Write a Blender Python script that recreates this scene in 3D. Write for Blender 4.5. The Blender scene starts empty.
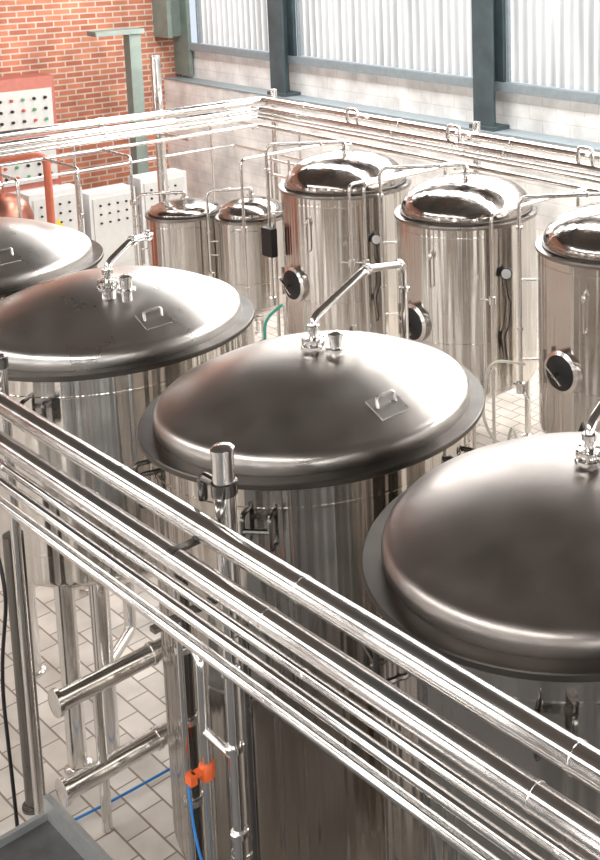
import bpy, math, random
from mathutils import Vector, Matrix
random.seed(4)
S = bpy.context.scene
S.view_settings.view_transform = 'Standard'
S.view_settings.look = 'None'

# ------------------------------------------------------------------ materials
def newmat(name):
    m = bpy.data.materials.new(name); m.use_nodes = True
    nt = m.node_tree; b = nt.nodes['Principled BSDF']
    return m, nt, b
def N(nt, t, **kw):
    n = nt.nodes.new(t)
    for k, v in kw.items(): setattr(n, k, v)
    return n
def simple(name, col, rough=.5, metal=0., noise=.08, scale=12, bump=0.):
    m, nt, b = newmat(name)
    tc = N(nt, 'ShaderNodeTexCoord'); nz = N(nt, 'ShaderNodeTexNoise')
    nz.inputs['Scale'].default_value = scale; nz.inputs['Detail'].default_value = 4
    nt.links.new(tc.outputs['Object'], nz.inputs['Vector'])
    r = N(nt, 'ShaderNodeValToRGB')
    r.color_ramp.elements[0].position = .3; r.color_ramp.elements[1].position = .7
    r.color_ramp.elements[0].color = [max(0, c*(1-noise)) for c in col] + [1]
    r.color_ramp.elements[1].color = [min(1, c*(1+noise)) for c in col] + [1]
    nt.links.new(nz.outputs['Fac'], r.inputs['Fac'])
    nt.links.new(r.outputs['Color'], b.inputs['Base Color'])
    b.inputs['Roughness'].default_value = rough; b.inputs['Metallic'].default_value = metal
    if bump:
        bp = N(nt, 'ShaderNodeBump'); bp.inputs['Strength'].default_value = bump
        bp.inputs['Distance'].default_value = .01
        nt.links.new(nz.outputs['Fac'], bp.inputs['Height']); nt.links.new(bp.outputs['Normal'], b.inputs['Normal'])
    return m
def steel(name, col, rough, vstretch=None, bump=.15, dist=.01, aniso=0., rvar=.08, scale=3, grain=0.):
    m, nt, b = newmat(name)
    tc = N(nt, 'ShaderNodeTexCoord'); mp = N(nt, 'ShaderNodeMapping')
    if vstretch: mp.inputs['Scale'].default_value = vstretch
    nt.links.new(tc.outputs['Object'], mp.inputs['Vector'])
    nz = N(nt, 'ShaderNodeTexNoise'); nz.inputs['Scale'].default_value = scale; nz.inputs['Detail'].default_value = 3
    nt.links.new(mp.outputs['Vector'], nz.inputs['Vector'])
    bp = N(nt, 'ShaderNodeBump'); bp.inputs['Strength'].default_value = bump; bp.inputs['Distance'].default_value = dist
    nt.links.new(nz.outputs['Fac'], bp.inputs['Height']); nt.links.new(bp.outputs['Normal'], b.inputs['Normal'])
    if grain:
        n3 = N(nt, 'ShaderNodeTexNoise'); n3.inputs['Scale'].default_value = 90; n3.inputs['Detail'].default_value = 2
        nt.links.new(tc.outputs['Object'], n3.inputs['Vector'])
        b3 = N(nt, 'ShaderNodeBump'); b3.inputs['Strength'].default_value = grain; b3.inputs['Distance'].default_value = .002
        nt.links.new(n3.outputs['Fac'], b3.inputs['Height']); nt.links.new(bp.outputs['Normal'], b3.inputs['Normal'])
        nt.links.new(b3.outputs['Normal'], b.inputs['Normal'])
    n2 = N(nt, 'ShaderNodeTexNoise'); n2.inputs['Scale'].default_value = 5; n2.inputs['Detail'].default_value = 8
    nt.links.new(tc.outputs['Object'], n2.inputs['Vector'])
    mr = N(nt, 'ShaderNodeMapRange'); mr.inputs['From Min'].default_value = .3; mr.inputs['From Max'].default_value = .7
    mr.inputs['To Min'].default_value = max(.03, rough-rvar); mr.inputs['To Max'].default_value = rough+rvar
    nt.links.new(n2.outputs['Fac'], mr.inputs['Value']); nt.links.new(mr.outputs['Result'], b.inputs['Roughness'])
    b.inputs['Base Color'].default_value = (*col, 1); b.inputs['Metallic'].default_value = 1
    if aniso:
        b.inputs['Anisotropic'].default_value = aniso; b.inputs['Anisotropic Rotation'].default_value = .25
        tg = N(nt, 'ShaderNodeTangent'); tg.direction_type = 'RADIAL'; tg.axis = 'Z'
        nt.links.new(tg.outputs['Tangent'], b.inputs['Tangent'])
    return m
M_shell = steel('brushed_shell', (.66,.63,.595), .16, (1,1,.015), bump=1., dist=.12, aniso=.7, scale=2.6, rvar=.05)
M_shell2= steel('brushed_shell_dark_reflection', (.50,.465,.43), .15, (1,1,.015), bump=1., dist=.14, aniso=.7, scale=2.6, rvar=.05)  # darker copy of the shell steel, dark reflections put into the base colour
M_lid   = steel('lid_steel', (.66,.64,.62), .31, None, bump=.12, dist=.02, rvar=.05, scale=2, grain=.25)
M_lid2  = steel('lid_steel_mid', (.53,.50,.475), .33, None, bump=.12, dist=.02, rvar=.05, scale=2, grain=.25)  # mid-tone lid copy, its dimmer reflection put into the base colour
M_lid3  = steel('lid_steel_dark_reflection', (.42,.385,.365), .35, None, bump=.12, dist=.02, rvar=.05, scale=2, grain=.25)  # darkest lid copy: dark ceiling reflection painted in as base colour
M_dome  = steel('dome_steel', (.46,.42,.395), .15, None, bump=.35, dist=.03, scale=4)
M_pipe  = steel('pipe_steel', (.76,.74,.72), .19, None, bump=.03, rvar=.05)
M_fl    = steel('flange_steel', (.12,.11,.10), .40)
M_rim   = steel('rim_steel', (.34,.31,.29), .3)
M_dark  = simple('dark_metal', (.035,.035,.038), .35, .6)
M_dpipe = steel('dark_pipe_steel', (.18,.17,.16), .24, None, bump=.03, rvar=.05)
M_black = simple('black_rubber', (.012,.012,.014), .45)
M_white = simple('white_plastic', (.7,.7,.7), .4, noise=.03)
M_hose  = simple('clear_hose', (.62,.6,.52), .35)
M_blue  = simple('blue_hose', (.03,.22,.6), .4)
M_green = simple('green_hose', (.05,.45,.38), .4)
M_orange= simple('orange_valve', (.75,.13,.03), .4)
M_red   = simple('red_enamel', (.55,.07,.05), .4)
M_redlt = simple('red_faded', (.5,.17,.13), .5)
M_yel   = simple('yellow_sign', (.9,.65,.05), .5, noise=.03)
M_gry   = simple('cabinet_grey', (.62,.62,.60), .4, noise=.04)
M_copper= steel('copper', (.50,.22,.16), .38)
M_colum = simple('column_bluegrey', (.055,.08,.09), .5, noise=.2, scale=4)
M_beamg = simple('beam_greengrey', (.22,.27,.24), .55, noise=.15, scale=4)
M_sill  = simple('sill_grey', (.28,.33,.36), .5)
M_plat  = simple('platform_steel', (.13,.13,.13), .5, .5, noise=.15)
M_platl = simple('platform_edge', (.42,.43,.43), .4, .6)
M_ceil  = simple('ceiling_board', (.085,.07,.06), .8, noise=.3, scale=1.2)
M_wood  = simple('wall_plaster_brown', (.10,.07,.052), .8, noise=.35, scale=.8)

def brickmat(name, c1, c2, mortar, bw, bh, ms, swap, bump=.4, bright=None, rough=.85):
    m, nt, b = newmat(name)
    tc = N(nt, 'ShaderNodeTexCoord'); sp = N(nt, 'ShaderNodeSeparateXYZ'); cb = N(nt, 'ShaderNodeCombineXYZ')
    nt.links.new(tc.outputs['Object'], sp.inputs[0])
    a, c = swap
    nt.links.new(sp.outputs[a], cb.inputs[0]); nt.links.new(sp.outputs[c], cb.inputs[1])
    br = N(nt, 'ShaderNodeTexBrick'); br.inputs['Scale'].default_value = 1
    br.inputs['Brick Width'].default_value = bw; br.inputs['Row Height'].default_value = bh
    br.inputs['Mortar Size'].default_value = ms; br.inputs['Mortar Smooth'].default_value = .2
    br.inputs['Color1'].default_value = (*c1,1); br.inputs['Color2'].default_value = (*c2,1); br.inputs['Mortar'].default_value = (*mortar,1)
    nt.links.new(cb.outputs[0], br.inputs['Vector'])
    nz = N(nt, 'ShaderNodeTexNoise'); nz.inputs['Scale'].default_value = 2.5; nz.inputs['Detail'].default_value = 8
    nt.links.new(tc.outputs['Object'], nz.inputs['Vector'])
    mr = N(nt, 'ShaderNodeMapRange'); mr.inputs['From Min'].default_value=.3; mr.inputs['From Max'].default_value=.7
    mr.inputs['To Min'].default_value=.75; mr.inputs['To Max'].default_value=1.15
    nt.links.new(nz.outputs['Fac'], mr.inputs['Value'])
    mx = N(nt, 'ShaderNodeVectorMath', operation='SCALE')
    nt.links.new(br.outputs['Color'], mx.inputs[0]); nt.links.new(mr.outputs['Result'], mx.inputs['Scale'])
    nt.links.new(mx.outputs[0], b.inputs['Base Color'])
    bp = N(nt, 'ShaderNodeBump'); bp.invert = True; bp.inputs['Strength'].default_value = bump; bp.inputs['Distance'].default_value = .01
    nt.links.new(br.outputs['Fac'], bp.inputs['Height']); nt.links.new(bp.outputs['Normal'], b.inputs['Normal'])
    b.inputs['Roughness'].default_value = rough
    return m
M_brick = brickmat('red_brick', (.62,.24,.14), (.42,.14,.08), (.60,.50,.43), .30, .10, .014, ('Y','Z'))
M_wbrick= brickmat('white_brick', (.90,.89,.87), (.86,.85,.835), (.76,.73,.71), .5, .2, .008, ('X','Z'))
M_floor = brickmat('floor_tiles', (.74,.685,.625), (.60,.545,.49), (.26,.20,.165), .3, .16, .007, ('X','Y'), rough=.3, bump=.2)

def window_mat():
    m, nt, b = newmat('translucent_sheet')
    tc = N(nt, 'ShaderNodeTexCoord'); mp = N(nt, 'ShaderNodeMapping'); mp.inputs['Scale'].default_value = (3,3,.25)
    nt.links.new(tc.outputs['Object'], mp.inputs['Vector'])
    nz = N(nt, 'ShaderNodeTexNoise'); nz.inputs['Scale'].default_value = 1.5; nz.inputs['Detail'].default_value = 6
    nt.links.new(mp.outputs['Vector'], nz.inputs['Vector'])
    wv = N(nt, 'ShaderNodeTexWave'); wv.inputs['Scale'].default_value = 1.85; wv.bands_direction='X'
    nt.links.new(tc.outputs['Object'], wv.inputs['Vector'])
    r = N(nt, 'ShaderNodeValToRGB'); r.color_ramp.elements[0].position=.2; r.color_ramp.elements[1].position=.75
    r.color_ramp.elements[0].color=(.27,.28,.285,1); r.color_ramp.elements[1].color=(.82,.83,.835,1)
    mx = N(nt, 'ShaderNodeMix'); mx.inputs[0].default_value=.5
    nt.links.new(nz.outputs['Fac'], mx.inputs[2]); nt.links.new(wv.outputs['Fac'], mx.inputs[3])
    nt.links.new(mx.outputs[0], r.inputs['Fac'])
    nt.links.new(r.outputs['Color'], b.inputs['Base Color'])
    nt.links.new(r.outputs['Color'], b.inputs['Emission Color']); b.inputs['Emission Strength'].default_value = .62
    b.inputs['Roughness'].default_value=.5
    return m
M_win = window_mat()
def emis(name, col, s):
    m, nt, b = newmat(name); b.inputs['Base Color'].default_value=(*col,1)
    b.inputs['Emission Color'].default_value=(*col,1); b.inputs['Emission Strength'].default_value=s
    return m
M_lampg = simple('lamp_green', (.1,.35,.15), .4); M_lampr = simple('lamp_red', (.6,.10,.07), .4)

# ------------------------------------------------------------------ geometry
class G:
    def __init__(s): s.v=[]; s.f=[]
    def box(s,x0,x1,y0,y1,z0,z1):
        b=len(s.v)
        s.v += [(x0,y0,z0),(x1,y0,z0),(x1,y1,z0),(x0,y1,z0),(x0,y0,z1),(x1,y0,z1),(x1,y1,z1),(x0,y1,z1)]
        s.f += [[b+i for i in q] for q in ((0,3,2,1),(4,5,6,7),(0,1,5,4),(1,2,6,5),(2,3,7,6),(3,0,4,7))]
        return s
    def lathe(s,o,prof,seg=48,axis=(0,0,1),caps=True):
        q=Vector((0,0,1)).rotation_difference(Vector(axis).normalized()); o=Vector(o); b=len(s.v); n=len(prof)
        for r,z in prof:
            for k in range(seg):
                a=2*math.pi*k/seg
                s.v.append(tuple(o+q@Vector((r*math.cos(a),r*math.sin(a),z))))
        for i in range(n-1):
            for k in range(seg):
                k2=(k+1)%seg
                s.f.append([b+i*seg+k,b+i*seg+k2,b+(i+1)*seg+k2,b+(i+1)*seg+k])
        if caps:
            s.f.append([b+k for k in range(seg)][::-1]); s.f.append([b+(n-1)*seg+k for k in range(seg)])
        return s
    def tube(s,pts,r,fillet=.06,seg=12,n=6):
        P=[Vector(p) for p in pts]; out=[P[0]]
        for i in range(1,len(P)-1):
            a,c,d=P[i-1],P[i],P[i+1]; u=(a-c); w=(d-c)
            f=min(fillet,u.length*.48,w.length*.48); u.normalize(); w.normalize()
            p0=c+u*f; p2=c+w*f
            for k in range(n+1):
                t=k/n; out.append(p0*(1-t)**2+c*2*t*(1-t)+p2*t*t)
        out.append(P[-1])
        b=len(s.v); T=[]
        for i in range(len(out)):
            a=out[max(i-1,0)]; d=out[min(i+1,len(out)-1)]; T.append((d-a).normalized())
        up=Vector((0,0,1)) if abs(T[0].z)<.9 else Vector((1,0,0))
        nrm=(up-T[0]*up.dot(T[0])).normalized()
        for i,p in enumerate(out):
            nrm=(nrm-T[i]*nrm.dot(T[i])).normalized(); bn=T[i].cross(nrm)
            for k in range(seg):
                a=2*math.pi*k/seg; s.v.append(tuple(p+nrm*math.cos(a)*r+bn*math.sin(a)*r))
        for i in range(len(out)-1):
            for k in range(seg):
                k2=(k+1)%seg; s.f.append([b+i*seg+k,b+i*seg+k2,b+(i+1)*seg+k2,b+(i+1)*seg+k])
        s.f.append([b+k for k in range(seg)][::-1]); m=b+(len(out)-1)*seg; s.f.append([m+k for k in range(seg)])
        return s
    def band(s,p,axis,r,w=.03):
        a=Vector(axis).normalized()
        return s.lathe(Vector(p)-a*w/2,[(r*.9,0),(r,0.003),(r,w-.003),(r*.9,w)],20,axis)
def empty(name,loc=(0,0,0)):
    e=bpy.data.objects.new(name,None); e.location=loc; S.collection.objects.link(e); e.empty_display_size=.2; return e
def make(name,g,mat,parent=None,smooth=True,ang=35,origin=None):
    me=bpy.data.meshes.new(name)
    o0=Vector(origin) if origin is not None else (Vector(parent.location) if parent else Vector((0,0,0)))
    me.from_pydata([tuple(Vector(v)-o0) for v in g.v],[],g.f); me.validate(); me.update()
    if smooth:
        for p in me.polygons: p.use_smooth=True
        me.set_sharp_from_angle(angle=math.radians(ang))
    me.materials.append(mat)
    o=bpy.data.objects.new(name,me); S.collection.objects.link(o)
    if parent: o.parent=parent
    else: o.location=o0
    return o

# ------------------------------------------------------------------ room
XL,XR,YF,YB,ZC=-19.7,5.5,-6.0,11.3,7.6
make('floor',G().box(XL-.2,XR+.2,YF-.2,YB+.2,-.15,0),M_floor,smooth=False)
make('wall_left',G().box(XL-.2,XL,YF,YB+.2,0,ZC),M_brick,smooth=False)
make('wall_back',G().box(XL,XR,YB,YB+.2,0,3.15).box(XL,XR,YB-.35,YB,0,2.6),M_wbrick,smooth=False)
make('wall_back_upper',G().box(XL,XR,YB,YB+.2,5.6,ZC),M_wood,smooth=False)
make('wall_right',G().box(XR,XR+.2,YF,YB+.2,0,ZC),M_wood,smooth=False)
make('wall_front',G().box(XL,XR,YF-.2,YF,0,ZC),M_wood,smooth=False)
make('ceiling',G().box(XL-.2,XR+.2,YF-.2,YB+.2,ZC,ZC+.15),M_ceil,smooth=False)
g=G()
for x in (-16.2,-11.35,-6.5,-1.65,3.2): g.box(x-.1,x+.1,YF,YB,ZC-.45,ZC)
make('trim_ceiling_beams',g,M_colum,smooth=False)
make('trim_sill',G().box(XL,XR,YB-.10,YB,3.15,3.28).box(XL,XR,YB-.36,YB,2.6,2.625),M_sill,smooth=False)
cols=[-16.2,-11.35,-6.5,-1.65,3.2]
edges=[XL+.45]+cols+[XR]
for i in range(len(edges)-1):
    g=G(); x0,x1=edges[i]+.1,edges[i+1]-.1; per=.17; n=int((x1-x0)/per*8)
    for k in range(n+1):
        x=x0+(x1-x0)*k/n; y=YB+.05+.03*math.sin(2*math.pi*x/per)
        g.v += [(x,y,3.28),(x,y,5.6)]
    for k in range(n): g.f.append([2*k,2*k+2,2*k+3,2*k+1])
    make('window_%d'%(i+1),g,M_win,ang=80)
g=G()
for x in edges[:-1]: g.box(x+.2,x+.24,YB-.02,YB+.03,3.28,5.6)
g.box(XL,XR,YB-.03,YB+.03,5.5,5.6)
make('trim_window_frames',g,M_sill,smooth=False)
for i,x in enumerate(cols):
    g=G().box(x-.19,x+.19,YB-.3,YB-.26,2.68,ZC-.45).box(x-.19,x+.19,YB-.08,YB-.02,3.28,ZC-.45).box(x-.03,x+.03,YB-.26,YB-.08,2.68,ZC-.45)
    g.box(x-.24,x+.24,YB-.34,YB-.02,2.625,2.68)
    make('steel_column',g,M_colum,smooth=False)
g=G().box(XL,XL+.5,YB-.12,YB-.05,2.68,ZC).box(XL+.0,XL+.5,YB-.5,YB-.42,3.4,ZC).box(XL+.2,XL+.28,YB-.42,YB-.12,3.4,ZC)
make('corner_steel_column',g,M_beamg,smooth=False)

k=10
for x in (-16,-12.5,-9,-5.5,-2,1.5):
    make('window_%d'%k,G().box(x-.35,x+.35,YF,YF+.03,.8,5.6),emis('front_glow_panel_%d'%k,(1,.99,.97),9),smooth=False); k+=1  # unseen glowing panels, added to give the shells bright vertical streaks
for y in (-3.5,1.0,5.5,9.2):
    make('window_%d'%k,G().box(XR-.03,XR,y-.8,y+.8,1.0,5.0),emis('side_glow_panel_%d'%k,(1,.99,.97),9),smooth=False); k+=1  # unseen glowing panels added on the right wall for highlights on the steel
def area(name,loc,rot,sx,sy,p,col=(1,1,1)):
    l=bpy.data.lights.new(name,'AREA'); l.shape='RECTANGLE'; l.size=sx; l.size_y=sy; l.energy=p; l.color=col
    o=bpy.data.objects.new(name,l); o.location=loc; o.rotation_euler=rot; S.collection.objects.link(o); return o
area('front_fill_light',(-7,-2.5,ZC-.5),(math.radians(25),0,0),16,1.2,560,(1,.975,.94))  # added overhead fill for the vessel fronts; the ceiling has no skylight
area('rear_fill_light',(-10,9.0,ZC-.5),(math.radians(14),0,0),17,1.2,760,(1,.98,.95))  # added fill to brighten the rear tanks and back wall, no opening above
area('window_daylight',(-9,YB-.7,4.6),(math.radians(-68),0,0),18,1.6,900,(1,.985,.96))

# ------------------------------------------------------------------ big vessels
def wallprof(b,z0,z1,seams,w=.012,d=.005):
    P=[(b-.005,z0),(b,z0+.01),(b,z0+.03)]
    z=z0+.15
    zs=[]
    while z<z1-.06: zs.append(z); z+=.15
    for s in seams:
        zs=[q for q in zs if abs(q-s)>w*2.5]
    for q in zs: P.append((b,q))
    for s in seams: P+=[(b,s-w*2),(b,s-w),(b+d,s),(b,s+w),(b,s+w*2)]
    P.append((b,z1)); return sorted(P,key=lambda p:p[1])
FZ=2.76
def vessel(cx,cy,zb,dish,legs,M_lidx,vent=1,no=(0,0),M_sh=None):
    e=empty('brewing_vessel',(cx,cy,0))
    B=.905; M_sh=M_sh or M_shell
    make('shell',G().lathe((cx,cy,0),wallprof(B,zb,FZ-.03,[FZ-.16,1.55],.006,.002),96),M_sh,e,ang=50)
    make('flange',G().lathe((cx,cy,0),[(.88,FZ-.035),(.955,FZ-.035),(.96,FZ-.03),(.96,FZ-.005),(.955,FZ),(.8,FZ)],96),M_fl,e)
    pr=[(.872,FZ),(.875,FZ+.02)]
    Rk=.07; n=8
    for i in range(n+1):
        a=math.radians(90*i/n*.84); pr.append((.875-Rk+Rk*math.cos(a),FZ+.045+Rk*math.sin(a)))
    r0,z0=pr[-1]; h=.225
    for i in range(1,22):
        t=i/21; r=r0*(1-t); pr.append((max(r,.002),z0+h*(1-(r/r0)**2)))
    make('lid',G().lathe((cx,cy,0),pr,96),M_lidx,e,ang=60)
    top=pr[-1][1]
    if dish:
        make('bottom_dish',G().lathe((cx,cy,0),[(.2,zb-.28),(.5,zb-.22),(.75,zb-.12),(.87,zb-.03),(.895,zb)],64),M_sh,e)
        make('outlet',G().tube([(cx,cy,zb-.25),(cx,cy,.45),(cx+.35,cy-.4,.45)],.04),M_pipe,e)
    g=G(); gf=G()
    for a in legs:
        x=cx+.82*math.cos(math.radians(a)); y=cy+.82*math.sin(math.radians(a))
        g.tube([(x,y,.03),(x,y,zb+.1)],.06,seg=20); gf.lathe((x,y,0),[(.085,0),(.085,.02),(.06,.03)],20)
    make('legs',g,M_pipe,e); make('feet',gf,M_pipe,e)
    nx,ny=cx+.02+no[0],cy-.02+no[1]; mx,my=nx+.14,ny+.05
    g=G().lathe((nx,ny,top-.05),[(.045,0),(.045,.06),(.07,.065),(.07,.08),(.045,.085),(.045,.10),(.065,.105),(.065,.12),(.034,.125)],28)
    g.lathe((mx,my,top-.05),[(.032,0),(.032,.06),(.058,.065),(.058,.08),(.036,.085),(.036,.14),(.042,.145),(.042,.165),(.02,.175)],28)
    for a in range(0,360,60):
        g.lathe((nx+.058*math.cos(math.radians(a)),ny+.058*math.sin(math.radians(a)),top+.01),[(.009,0),(.009,.06),(.004,.065)],8)
    make('nozzles',g,M_pipe,e)
    if vent==1:
        g=G().tube([(nx,ny,top+.06),(nx,ny,top+.18),(nx-.10,ny+.46,top+.34),(nx-.44,ny+1.04,top+.17),(nx-.44,ny+1.04,1.2)],.024,.06,16)
        g.band((nx-.10,ny+.47,top+.335),(-.3,.5,-.1),.036); g.band((nx-.40,ny+.96,top+.19),(-.3,.5,-.1),.036); g.band((nx-.44,ny+1.04,top+.0),(0,0,1),.036)
    else:
        g=G().tube([(nx,ny,top+.06),(nx,ny,top+.18),(nx-.05,ny+.20,top+.29),(nx-.14,ny+.36,top+.27)],.022,.06,16)
        g.band((nx-.14,ny+.36,top+.27),(-.25,.45,-.08),.036,.05); g.band((nx-.05,ny+.21,top+.285),(-.2,.5,-.03),.034,.03)
    g.band((nx,ny,top+.13),(0,0,1),.036)
    make('vent_pipe',g,M_pipe,e)
    ox,oy=.67,-.03
    hx,hy=cx+ox,cy+oy; hr=math.hypot(ox,oy); hz=z0+h*(1-(hr/r0)**2)
    g=G().tube([(hx,hy-.06,hz-.02),(hx-.02,hy-.06,hz+.06),(hx-.02,hy+.06,hz+.06),(hx,hy+.06,hz-.02)],.009,.02,8)
    b0=len(g.v); g.box(hx-.07,hx+.07,hy-.09,hy+.09,-.005,.010)
    for i in range(b0,len(g.v)):
        v=g.v[i]; rr=math.hypot(v[0]-cx,v[1]-cy); g.v[i]=(v[0],v[1],v[2]+z0+h*(1-(rr/r0)**2))
    make('lid_handle',g,M_lid,e)
    g=G()
    for a in (-54,-110,20):
        c,s_=math.cos(math.radians(a)),math.sin(math.radians(a)); p=lambda r,t,z:(cx+c*r-s_*t,cy+s_*r+c*t,z)
        g.tube([p(.89,-.07,2.42),p(.98,-.07,2.42),p(.98,-.07,2.60),p(.89,-.07,2.60)],.014,.03,8)
        g.tube([p(.89,.07,2.42),p(.98,.07,2.42),p(.98,.07,2.60),p(.89,.07,2.60)],.014,.03,8)
        g.tube([p(.98,-.07,2.52),p(.98,.07,2.52)],.014,0,8)
    make('shell_lugs',g,M_dpipe,e)
    lx,ly=cx-.60,cy+.71
    g=G(); g.v=[(lx-.06,ly,FZ-.02),(lx+.06,ly,FZ-.02),(lx,ly,FZ+.12),(lx-.06,ly+.015,FZ-.02),(lx+.06,ly+.015,FZ-.02),(lx,ly+.015,FZ+.12)]
    g.f=[[0,1,2],[5,4,3],[0,3,4,1],[1,4,5,2],[2,5,3,0]]
    make('lifting_lug',g,M_fl,e,smooth=False)
    return e
vessel(-9.63,3.62,1.35,True,(-60,30,120,210),M_lid,2,(.12,-.12))
vessel(-7.47,3.64,1.35,True,(-53,-38,60,130,210),M_lid,2,(.31,-.13))
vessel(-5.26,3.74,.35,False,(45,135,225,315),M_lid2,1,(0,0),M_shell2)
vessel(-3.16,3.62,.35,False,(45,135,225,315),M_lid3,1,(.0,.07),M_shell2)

# ------------------------------------------------------------------ back tanks
def ftank(cx,cy,R,rz,zb,full=True,name='fermentation_tank',dh=.32):
    e=empty(name,(cx,cy,0))
    b=R*.975
    make('shell',G().lathe((cx,cy,0),wallprof(b,zb,rz-.03,[zb+(rz-zb)*.30,rz-.12],.006,.002),80),M_shell,e,ang=50)
    make('rim',G().lathe((cx,cy,0),[(b*.97,rz-.035),(R,rz-.035),(R*1.005,rz-.015),(R,rz),(R*.8,rz)],80),M_rim,e)
    pr=[(R*.905,rz),(R*.91,rz+.03)]
    for i in range(1,25):
        a=math.radians(90*i/24); pr.append((max(.002,R*.91*math.cos(a)**.9),rz+.03+dh*math.sin(a)))
    make('dome',G().lathe((cx,cy,0),pr,80),M_dome,e,ang=60)
    make('dome_band',G().lathe((cx,cy,0),[(R*.90,rz),(R*.925,rz+.002),(R*.925,rz+.02),(R*.90,rz+.03)],80),M_fl,e)
    make('cone',G().lathe((cx,cy,0),[(.06,zb-.45*R/.75),(.08,zb-.42*R/.75),(b*.98,zb-.03),(b*.995,zb)],64),M_shell,e)
    g=G()
    for a in (45,135,225,315):
        x=cx+b*.85*math.cos(math.radians(a)); y=cy+b*.85*math.sin(math.radians(a))
        g.tube([(x,y,.02),(x,y,zb+.05)],.035); g.lathe((x,y,0),[(.07,0),(.07,.02),(.035,.04)],16)
    g.tube([(cx,cy,zb-.3),(cx,cy,.25),(cx-.1,cy-.9,.25),(cx-.1,cy-.9,.4)],.025)
    g.lathe((cx-.1,cy-.75,.25),[(.05,-.03),(.05,.03)],16,(0,1,0))
    make('legs_and_outlet',g,M_pipe,e)
    tz=rz+.03+dh
    g=G().lathe((cx,cy,tz-.02),[(.03,0),(.03,.05),(.05,.055),(.05,.075),(.03,.08),(.03,.12)],20)
    px,py=cx-.62*R/.75-.05,cy-.56*R/.75-.04
    g.tube([(cx,cy,tz+.08),(cx,cy,tz+.12),(px,py,tz+.09),(px,py,zb+.35),(px+.06,py+.03,zb+.2)],.019,.09,12)
    g.band((px,py,tz-.2),(0,0,1),.03); g.band((px,py,zb+.9),(0,0,1),.03); g.band((cx-.2,cy-.18,tz+.11),(-1,-.9,0),.028)
    g.tube([(px,py,rz-.35),(px+.12,py+.1,rz-.35)],.012); g.tube([(px,py,zb+.6),(px+.14,py+.12,zb+.6)],.012)
    make('cip_pipe',g,M_pipe,e)
    make('sample_valve',G().lathe((px,py,zb+.32),[(.02,-.06),(.045,-.05),(.045,.05),(.02,.06)],16).tube([(px-.1,py,zb+.33),(px+.02,py,zb+.33)],.012),M_pipe,e)
    if full:
        mz=1.5; my=cy-b
        make('manway_ring',G().lathe((cx,my+.05,mz),[(.2,0),(.2,.10),(.165,.115),(.16,.09)],40,(0,-1,0)),M_pipe,e)
        make('manway_door',G().lathe((cx,my-.04,mz),[(.165,0),(.165,.02),(.10,.045),(.02,.05)],40,(0,-1,0)),M_black,e)
        g=G().tube([(cx,my-.09,mz-.0),(cx,my-.16,mz)],.018)
        g.tube([(cx-.09,my-.15,mz+.07),(cx+.09,my-.15,mz-.07)],.011,seg=8)
        g.tube([(cx-.22,my-.02,mz-.16),(cx-.22,my-.02,mz+.16)],.018)
        make('manway_handle',g,M_rim,e)
        aa=math.radians(-14); u=Vector((math.cos(aa),math.sin(aa),0)); P=lambda d,z,t=0:(cx+u.x*(b+d)-u.y*t,cy+u.y*(b+d)+u.x*t,z)
        make('gauge_stem',G().tube([P(-.03,rz-.5),P(.05,rz-.5)],.012),M_pipe,e)
        gv=Vector((.55,-.83,0.1)).normalized()
        make('gauge_body',G().lathe(P(.06,rz-.5),[(.055,-.03),(.06,-.02),(.06,.01),(.052,.012)],24,gv),M_dark,e)
        make('gauge_face',G().lathe(Vector(P(.06,rz-.5))+gv*.012,[(.050,0),(.048,.004)],24,gv),M_white,e)
        make('gauge_cable',G().tube([P(.05,rz-.56),P(.07,rz-.75,.01),P(.05,rz-.8,.06),P(.06,rz-1.05,.02),P(.05,rz-1.15,-.03),P(.06,rz-1.4,0),P(0,rz-1.45,0)],.007,.08,8),M_black,e)
        ab=math.radians(-72); v=Vector((math.cos(ab),math.sin(ab),0)); Q=lambda d,z:(cx+v.x*(b+d),cy+v.y*(b+d),z)
        g=G().tube([Q(-.02,rz-.25),Q(.05,rz-.25),Q(.05,rz-.62),Q(-.02,rz-.62)],.009,.02,8)
        g.lathe(Q(.05,rz-.3),[(.015,-.03),(.022,-.02),(.022,.02),(.015,.03)],12)
        make('level_tube',g,M_pipe,e)
    return e
RZ=2.53
ftank(-10.52,8.0,.74,RZ,.80)
ftank(-8.55,8.03,.74,RZ,.80)
ftank(-6.56,8.05,.75,RZ,.80)
ftank(-4.57,8.05,.75,RZ,.80)
ftank(-12.45,8.0,.44,1.83,.7,False,'small_storage_tank',.18)
ftank(-13.35,7.6,.48,1.80,.7,False,'small_storage_tank',.10)

e=empty('tank_control_box',(-11.02,7.35,0))
make('stand',G().tube([(-11.02,7.36,0),(-11.02,7.36,2.2)],.018).lathe((-11.02,7.36,0),[(.09,0),(.09,.02),(.02,.03)],16),M_pipe,e)
make('box',G().box(-11.12,-10.93,7.25,7.33,1.72,2.05).tube([(-11.02,7.33,1.9),(-11.02,7.36,1.9)],.03),M_black,e,smooth=False)
def hose(name,pts,r,mat): return make(name,G().tube(pts,r,.25,10,8),mat)
hose('green_hose',[(-10.42,7.02,1.35),(-10.52,6.85,1.2),(-10.48,6.8,.7),(-10.4,6.8,.02+.02),(-9.9,6.6,.03)],.016,M_green)
hose('clear_hose',[(-6.85,7.12,1.55),(-7.1,6.9,1.6),(-7.15,6.85,1.0),(-6.9,6.9,.75),(-6.7,6.8,1.2),(-6.5,6.75,.5),(-6.3,6.6,.03),(-5.6,6.5,.03)],.014,M_hose)
hose('black_hose',[(-8.62,7.0,1.3),(-8.75,6.85,1.2),(-8.8,6.8,.5),(-8.9,6.6,.03),(-9.3,6.4,.03)],.016,M_black)
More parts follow.
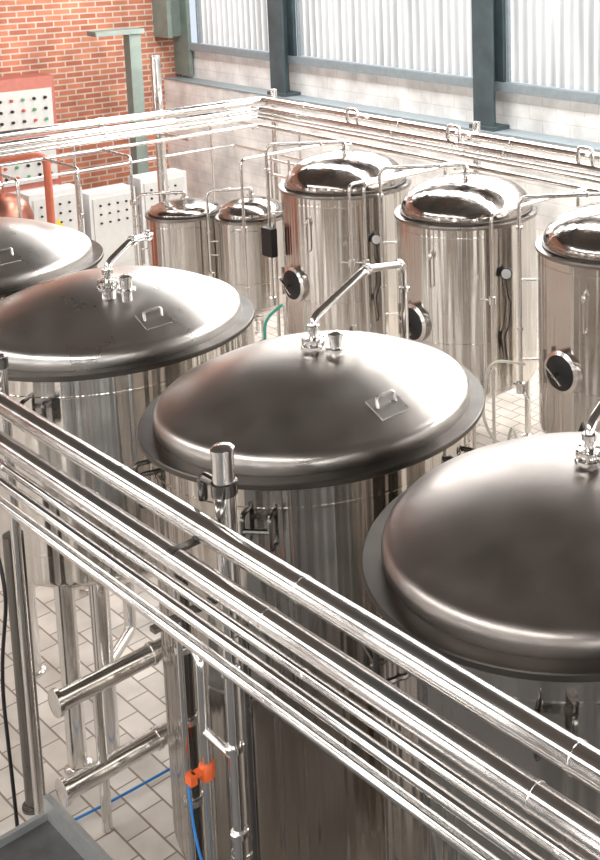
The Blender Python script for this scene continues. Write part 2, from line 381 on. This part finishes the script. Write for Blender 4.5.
hose('white_hose',[(-8.0,7.1,.4),(-7.8,6.9,.6),(-7.65,6.9,.2),(-7.7,6.8,.03),(-7.9,6.5,.03)],.014,M_hose)

# ------------------------------------------------------------------ pipe rack (closed loop at ~3 m)
rk=[(0.0,3.05,.050),(.11,2.955,.045),(.16,2.895,.02),(.21,2.86,.022),(.21,2.75,.024),(.12,2.74,.016)]
X0,X1=-13.64,4.5; YN,YR=2.3,9.0
e=empty('process_pipe_rack',(-5,2.3,0))
g=G(); gb=G()
for d,z,r in rk:
    g.tube([(X0,YN-d,z),(X1,YN-d,z)],r,seg=24)
    x=X0+.7+random.random()*.5
    while x<X1:
        gb.band((x,YN-d,z),(1,0,0),r*1.05,.02 if r>.03 else .025); x+=(1.35 if r>.03 else 1.2)
make('front_pipes',g,M_pipe,e); make('front_pipe_joints',gb,M_pipe,e)
for x,r,zt in ((-12.1,.043,3.38),(-10.1,.043,3.38),(-8.1,.043,3.38),(-6.2,.026,3.2),(-4.07,.045,3.34)):
    g=G(); gd=G()
    g.tube([(x,2.42,.02),(x,2.42,zt)],r,seg=24); g.lathe((x,2.42,0),[(.1,0),(.1,.02),(.045,.03)],24)
    g.lathe((x,2.42,zt-.01),[(r+.003,0),(r+.003,.015),(r*.8,.025),(.01,.028)],24)
    gd.tube([(x,2.42,3.17),(x-.17,2.42,3.17),(x-.17,2.42,3.06)],.02,.03)
    gd.band((x,2.42,3.17),(0,0,1),r+.009,.06)
    gd.box(x-.02,x+.02,2.07,2.42,2.69,2.71); gd.box(x-.02,x+.02,2.16,2.42,2.985,3.0)
    make('post',g,M_pipe,e); make('bracket',gd,M_dpipe,e)
g=G(); gb=G()
for d,z,r in rk:
    g.tube([(X0+d,YR-d,z),(X1,YR-d,z)],r,seg=16)
    x=X0+1
    while x<X1: gb.band((x,YR-d,z),(1,0,0),r*1.2,.04); x+=1.9
for x in (-11.4,-9.55,-7.55,-5.6,-3.5):
    g.tube([(x,YR-.12,3.0),(x,YR-.12,3.16),(x-.2,YR-.12,3.16),(x-.2,YR-.12,3.0)],.022)
    g.tube([(x,YR-.20,2.75),(x,YR-.35,2.75),(x,YR-.35,2.3)],.02)
    gb.band((x,YR-.35,2.5),(0,0,1),.04,.12)
make('rear_pipes',g,M_pipe,e); make('rear_pipe_joints',gb,M_pipe,e)
for x in (-13.5,-9.5,-5.5,-1.5):
    g=G()
    g.tube([(x,YR+.1,.01),(x,YR+.1,3.2)],.045,seg=20); g.box(x-.02,x+.02,YR-.25,YR+.1,2.69,2.71); g.box(x-.02,x+.02,YR-.25,YR+.1,2.985,3.005)
    make('rear_post',g,M_pipe,e)
for x,y,z in ((-11.62,7.35,2.75),(-9.62,7.35,2.75),(-9.50,7.45,2.75),(-7.6,7.45,2.75)):
    g=G().tube([(x,YR-.2,z),(x,y,z),(x,y,.02)],.018,.08,12); g.band((x,y,1.9),(0,0,1),.035,.08); g.tube([(x,y,1.9),(x-.1,y-.06,1.9)],.01); g.band((x,y,1.2),(0,0,1),.03,.03)
    make('supply_line',g,M_pipe,e)
g=G(); gb=G()
for d,z,r in rk:
    g.tube([(X0+d,YN,z),(X0+d,YR-d,z)],r,seg=16)
    y=YN+1
    while y<YR-.5: gb.band((X0+d,y,z),(0,1,0),r*1.2,.04); y+=1.7
make('side_pipes',g,M_pipe,e); make('side_pipe_joints',gb,M_pipe,e)
for y in (4.5,7.75):
    g=G().tube([(X0-.5,y,.01),(X0-.5,y,3.75)],.065,seg=20); g.box(X0-.5,X0+.25,y-.02,y+.02,2.69,2.71)
    make('side_post',g,M_pipe,e)
for y,x2 in ((6.6,-12.75),(5.9,-12.6),(5.2,-12.5)):
    g=G().tube([(X0+.2,y,2.75),(x2,y,2.75),(x2,y,1.1),(x2,y,.02)],.018); g.band((x2,y,2.2),(0,0,1),.035,.06)
    make('drop_pipe',g,M_pipe,e)
g=G()
for z in (2.35,2.15): g.tube([(-13.1,8.68,z),(-11.5,8.68,z),(-11.5,8.68,.4)],.018)
for x in (-13.0,-12.6,-12.0): g.tube([(x,8.68,.01),(x,8.68,2.4)],.02)
make('service_pipe_frame',g,M_pipe)
g=G()
for z in (1.9,2.3): g.tube([(-16.3,4.5,z),(-16.3,10.2,z),(-13.2,10.2,z)],.02)
for p in ((-16.3,5.5),(-16.3,7.6),(-16.3,9.8),(-14.5,10.2)): g.tube([(p[0],p[1],.01),(p[0],p[1],2.35)],.02)
make('service_handrail',g,M_pipe)

gb=G()
make('riser',G().tube([(-4.36,2.36,1.1),(-4.36,2.36,2.72)],.03,seg=16),M_dpipe,e)
make('riser',G().tube([(-3.93,2.32,1.1),(-3.93,2.32,2.86)],.024,seg=16),M_pipe,e)
make('riser',G().tube([(-3.84,2.34,1.1),(-3.84,2.34,2.7)],.016,seg=16),M_dpipe,e)
make('riser',G().tube([(-4.36,2.36,2.4),(-4.18,2.33,2.4),(-4.18,2.33,1.1)],.022,.06,seg=16),M_pipe,e)
make('riser',G().tube([(-4.29,2.30,2.72),(-4.29,2.30,1.1)],.013,.06,seg=12),M_pipe,e)
for z in (2.35,2.0,1.6): gb.band((-4.36,2.36,z),(0,0,1),.045,.03); gb.band((-3.93,2.32,z+.1),(0,0,1),.038,.03)
for z in (2.5,1.45): gb.band((-4.07,2.42,z),(0,0,1),.055,.04)
gb.tube([(-3.93,2.32,2.05),(-4.18,2.33,2.05)],.018)
make('riser_clamps',gb,M_pipe,e)
make('valve_actuator',G().lathe((-4.18,2.33,1.86),[(.028,-.04),(.034,-.03),(.034,.03),(.028,.04)],20).box(-4.195,-4.165,2.26,2.32,1.86,1.885).box(-4.205,-4.155,2.24,2.27,1.84,1.885),M_orange,e)
make('signal_cable',G().tube([(-4.18,2.24,1.84),(-4.15,2.24,1.6),(-4.1,2.26,1.4),(-4.12,2.3,1.1)],.006,.1,8),M_blue,e)
make('signal_cable',G().tube([(-6.2,2.35,2.7),(-6.28,2.33,2.2),(-6.15,2.33,1.9),(-6.34,2.33,1.3),(-6.3,2.33,.6),(-6.2,2.3,.02)],.010,.25,10,8),M_black,e)

e=empty('transfer_pipes',(-6.3,4,0))
g=G()
for z in (1.0,.42):
    g.tube([(-6.32,2.60,z),(-6.32,6.0,z),(-6.32,6.0,.02)] ,.065,.15,20)
    g.band((-6.32,2.61,z),(0,1,0),.085,.03); g.band((-6.32,3.2,z),(0,1,0),.075,.03)
g.tube([(-6.32,2.85,.01),(-6.32,2.85,1.0)],.03)
make('pipes',g,M_pipe,e)
make('drain_post',G().tube([(-6.86,2.66,.02),(-6.86,2.66,1.84)],.058,seg=20).lathe((-6.86,2.66,0),[(.08,0),(.08,.02),(.055,.03)],20),M_dpipe)
hose('blue_hose',[(-6.9,1.9,.03),(-6.6,2.3,.03),(-6.50,2.9,.03),(-6.47,3.4,.03),(-6.47,4.9,.03)],.009,M_blue)

e=empty('service_platform',(-4,1.3,0))
make('deck',G().box(-5.50,3.5,-2.5,2.2,.93,1.0),M_plat,e,smooth=False)
make('toe_board',G().box(-5.50,3.5,2.17,2.20,1.0,1.12).box(-5.50,-5.47,-2.5,2.2,1.0,1.04),M_platl,e,smooth=False)
g=G()
for x in (-5.45,-1.1,3.4):
    for y in (-2.4,2.1): g.box(x-.05,x+.05,y-.05,y+.05,0,.93)
make('platform_legs',g,M_plat,e,smooth=False)

# ------------------------------------------------------------------ left background
e=empty('control_cabinet',(-19.3,7,0))
cy0,cy1=6.9,8.7
make('body',G().box(-19.65,-19.2,cy0,cy1,0,2.95),M_redlt,e,smooth=False)
g=G().box(-19.2,-19.17,cy0+.06,cy1-.06,2.05,2.75).box(-19.2,-19.17,cy0+.06,cy1-.06,1.2,1.95).box(-19.2,-19.17,cy0+.06,cy1-.06,.2,1.1)
make('panels',g,M_gry,e,smooth=False)
g1=G(); g2=G(); g3=G()
for r,z in enumerate((2.6,2.42,2.24,1.75,1.5,1.32)):
    for c in range(9):
        y=cy0+.18+c*.18; gg=(g1,g3,g2,g3,g3)[(r*3+c*2)%5]
        gg.lathe((-19.17,y,z),[(.026,0),(.026,.03),(.015,.04)],12,(1,0,0))
make('buttons_red',g1,M_lampr,e); make('buttons_green',g2,M_lampg,e); make('buttons_black',g3,M_dark,e)
for i,(y0,y1) in enumerate(((7.3,8.1),(8.2,8.95),(9.05,9.85))):
    e=empty('electrical_cabinet',(-17.3,(y0+y1)/2,0))
    H=(1.45,1.3,1.4)[i]
    make('body',G().box(-17.6,-17.2,y0,y1,0,H),M_white,e,smooth=False)
    make('door_panel',G().box(-17.2,-17.18,y0+.05,y1-.05,.1,H-.08),M_gry,e,smooth=False)
    g=G()
    for r in range(3):
        for c in range(4): g.lathe((-17.18,y0+.16+c*.14,H-.2-r*.14),[(.018,0),(.018,.02),(.01,.03)],10,(1,0,0))
    make('switches',g,M_dark,e)
    g=G(); yy=y0+.4; g.v=[(-17.17,yy-.12,.82),(-17.17,yy+.12,.82),(-17.17,yy,1.03),(-17.178,yy-.12,.82),(-17.178,yy+.12,.82),(-17.178,yy,1.03)]
    g.f=[[0,1,2],[5,4,3],[0,3,4,1],[1,4,5,2],[2,5,3,0]]
    if i==0: make('warning_sign',g,M_yel,e,smooth=False)
cx,cy=-15.35,6.15
e=empty('copper_still',(cx,cy,0))
pr=[(.36,.5),(.38,.52),(.38,1.65),(.37,1.7)]
for i in range(1,13):
    a=math.radians(90*i/12); pr.append((.06+.30*math.cos(a),1.7+.28*math.sin(a)))
pr+=[(.06,2.05),(.05,2.15),(.02,2.16)]
make('pot',G().lathe((cx,cy,0),pr,48),M_copper,e)
make('swan_neck',G().tube([(cx,cy,2.1),(cx,cy,2.45),(cx+.3,cy+.5,2.45),(cx+.3,cy+.5,.05)],.05,.12,20),simple('copper_pipe_red',(.62,.17,.10),.4,.1),e)
g=G()
for a in (45,165,285): g.tube([(cx+.3*math.cos(math.radians(a)),cy+.3*math.sin(math.radians(a)),0),(cx+.3*math.cos(math.radians(a)),cy+.3*math.sin(math.radians(a)),.55)],.035)
make('legs',g,M_pipe,e)
g=G().box(-18.7,-18.5,9.7,9.9,0,3.6).box(-18.75,-18.45,9.1,9.95,3.6,3.68).lathe((-18.6,9.8,0),[(.2,0),(.2,.03)],20)
make('gantry_post',g,M_beamg,smooth=False)

# ------------------------------------------------------------------ world + camera
w=bpy.data.worlds.new('World'); S.world=w; w.use_nodes=True
w.node_tree.nodes['Background'].inputs[0].default_value=(.8,.88,1,1); w.node_tree.nodes['Background'].inputs[1].default_value=1.0
c=bpy.data.cameras.new('Camera'); co=bpy.data.objects.new('Camera',c); S.collection.objects.link(co); S.camera=co
co.location=(0,0,5.5); co.rotation_euler=(math.radians(90-9.04),0,math.radians(40))
c.sensor_fit='VERTICAL'; c.sensor_height=24; c.lens=1150*24/860
c.shift_x=-300/860; c.shift_y=-327/860; c.clip_start=.05; c.clip_end=200
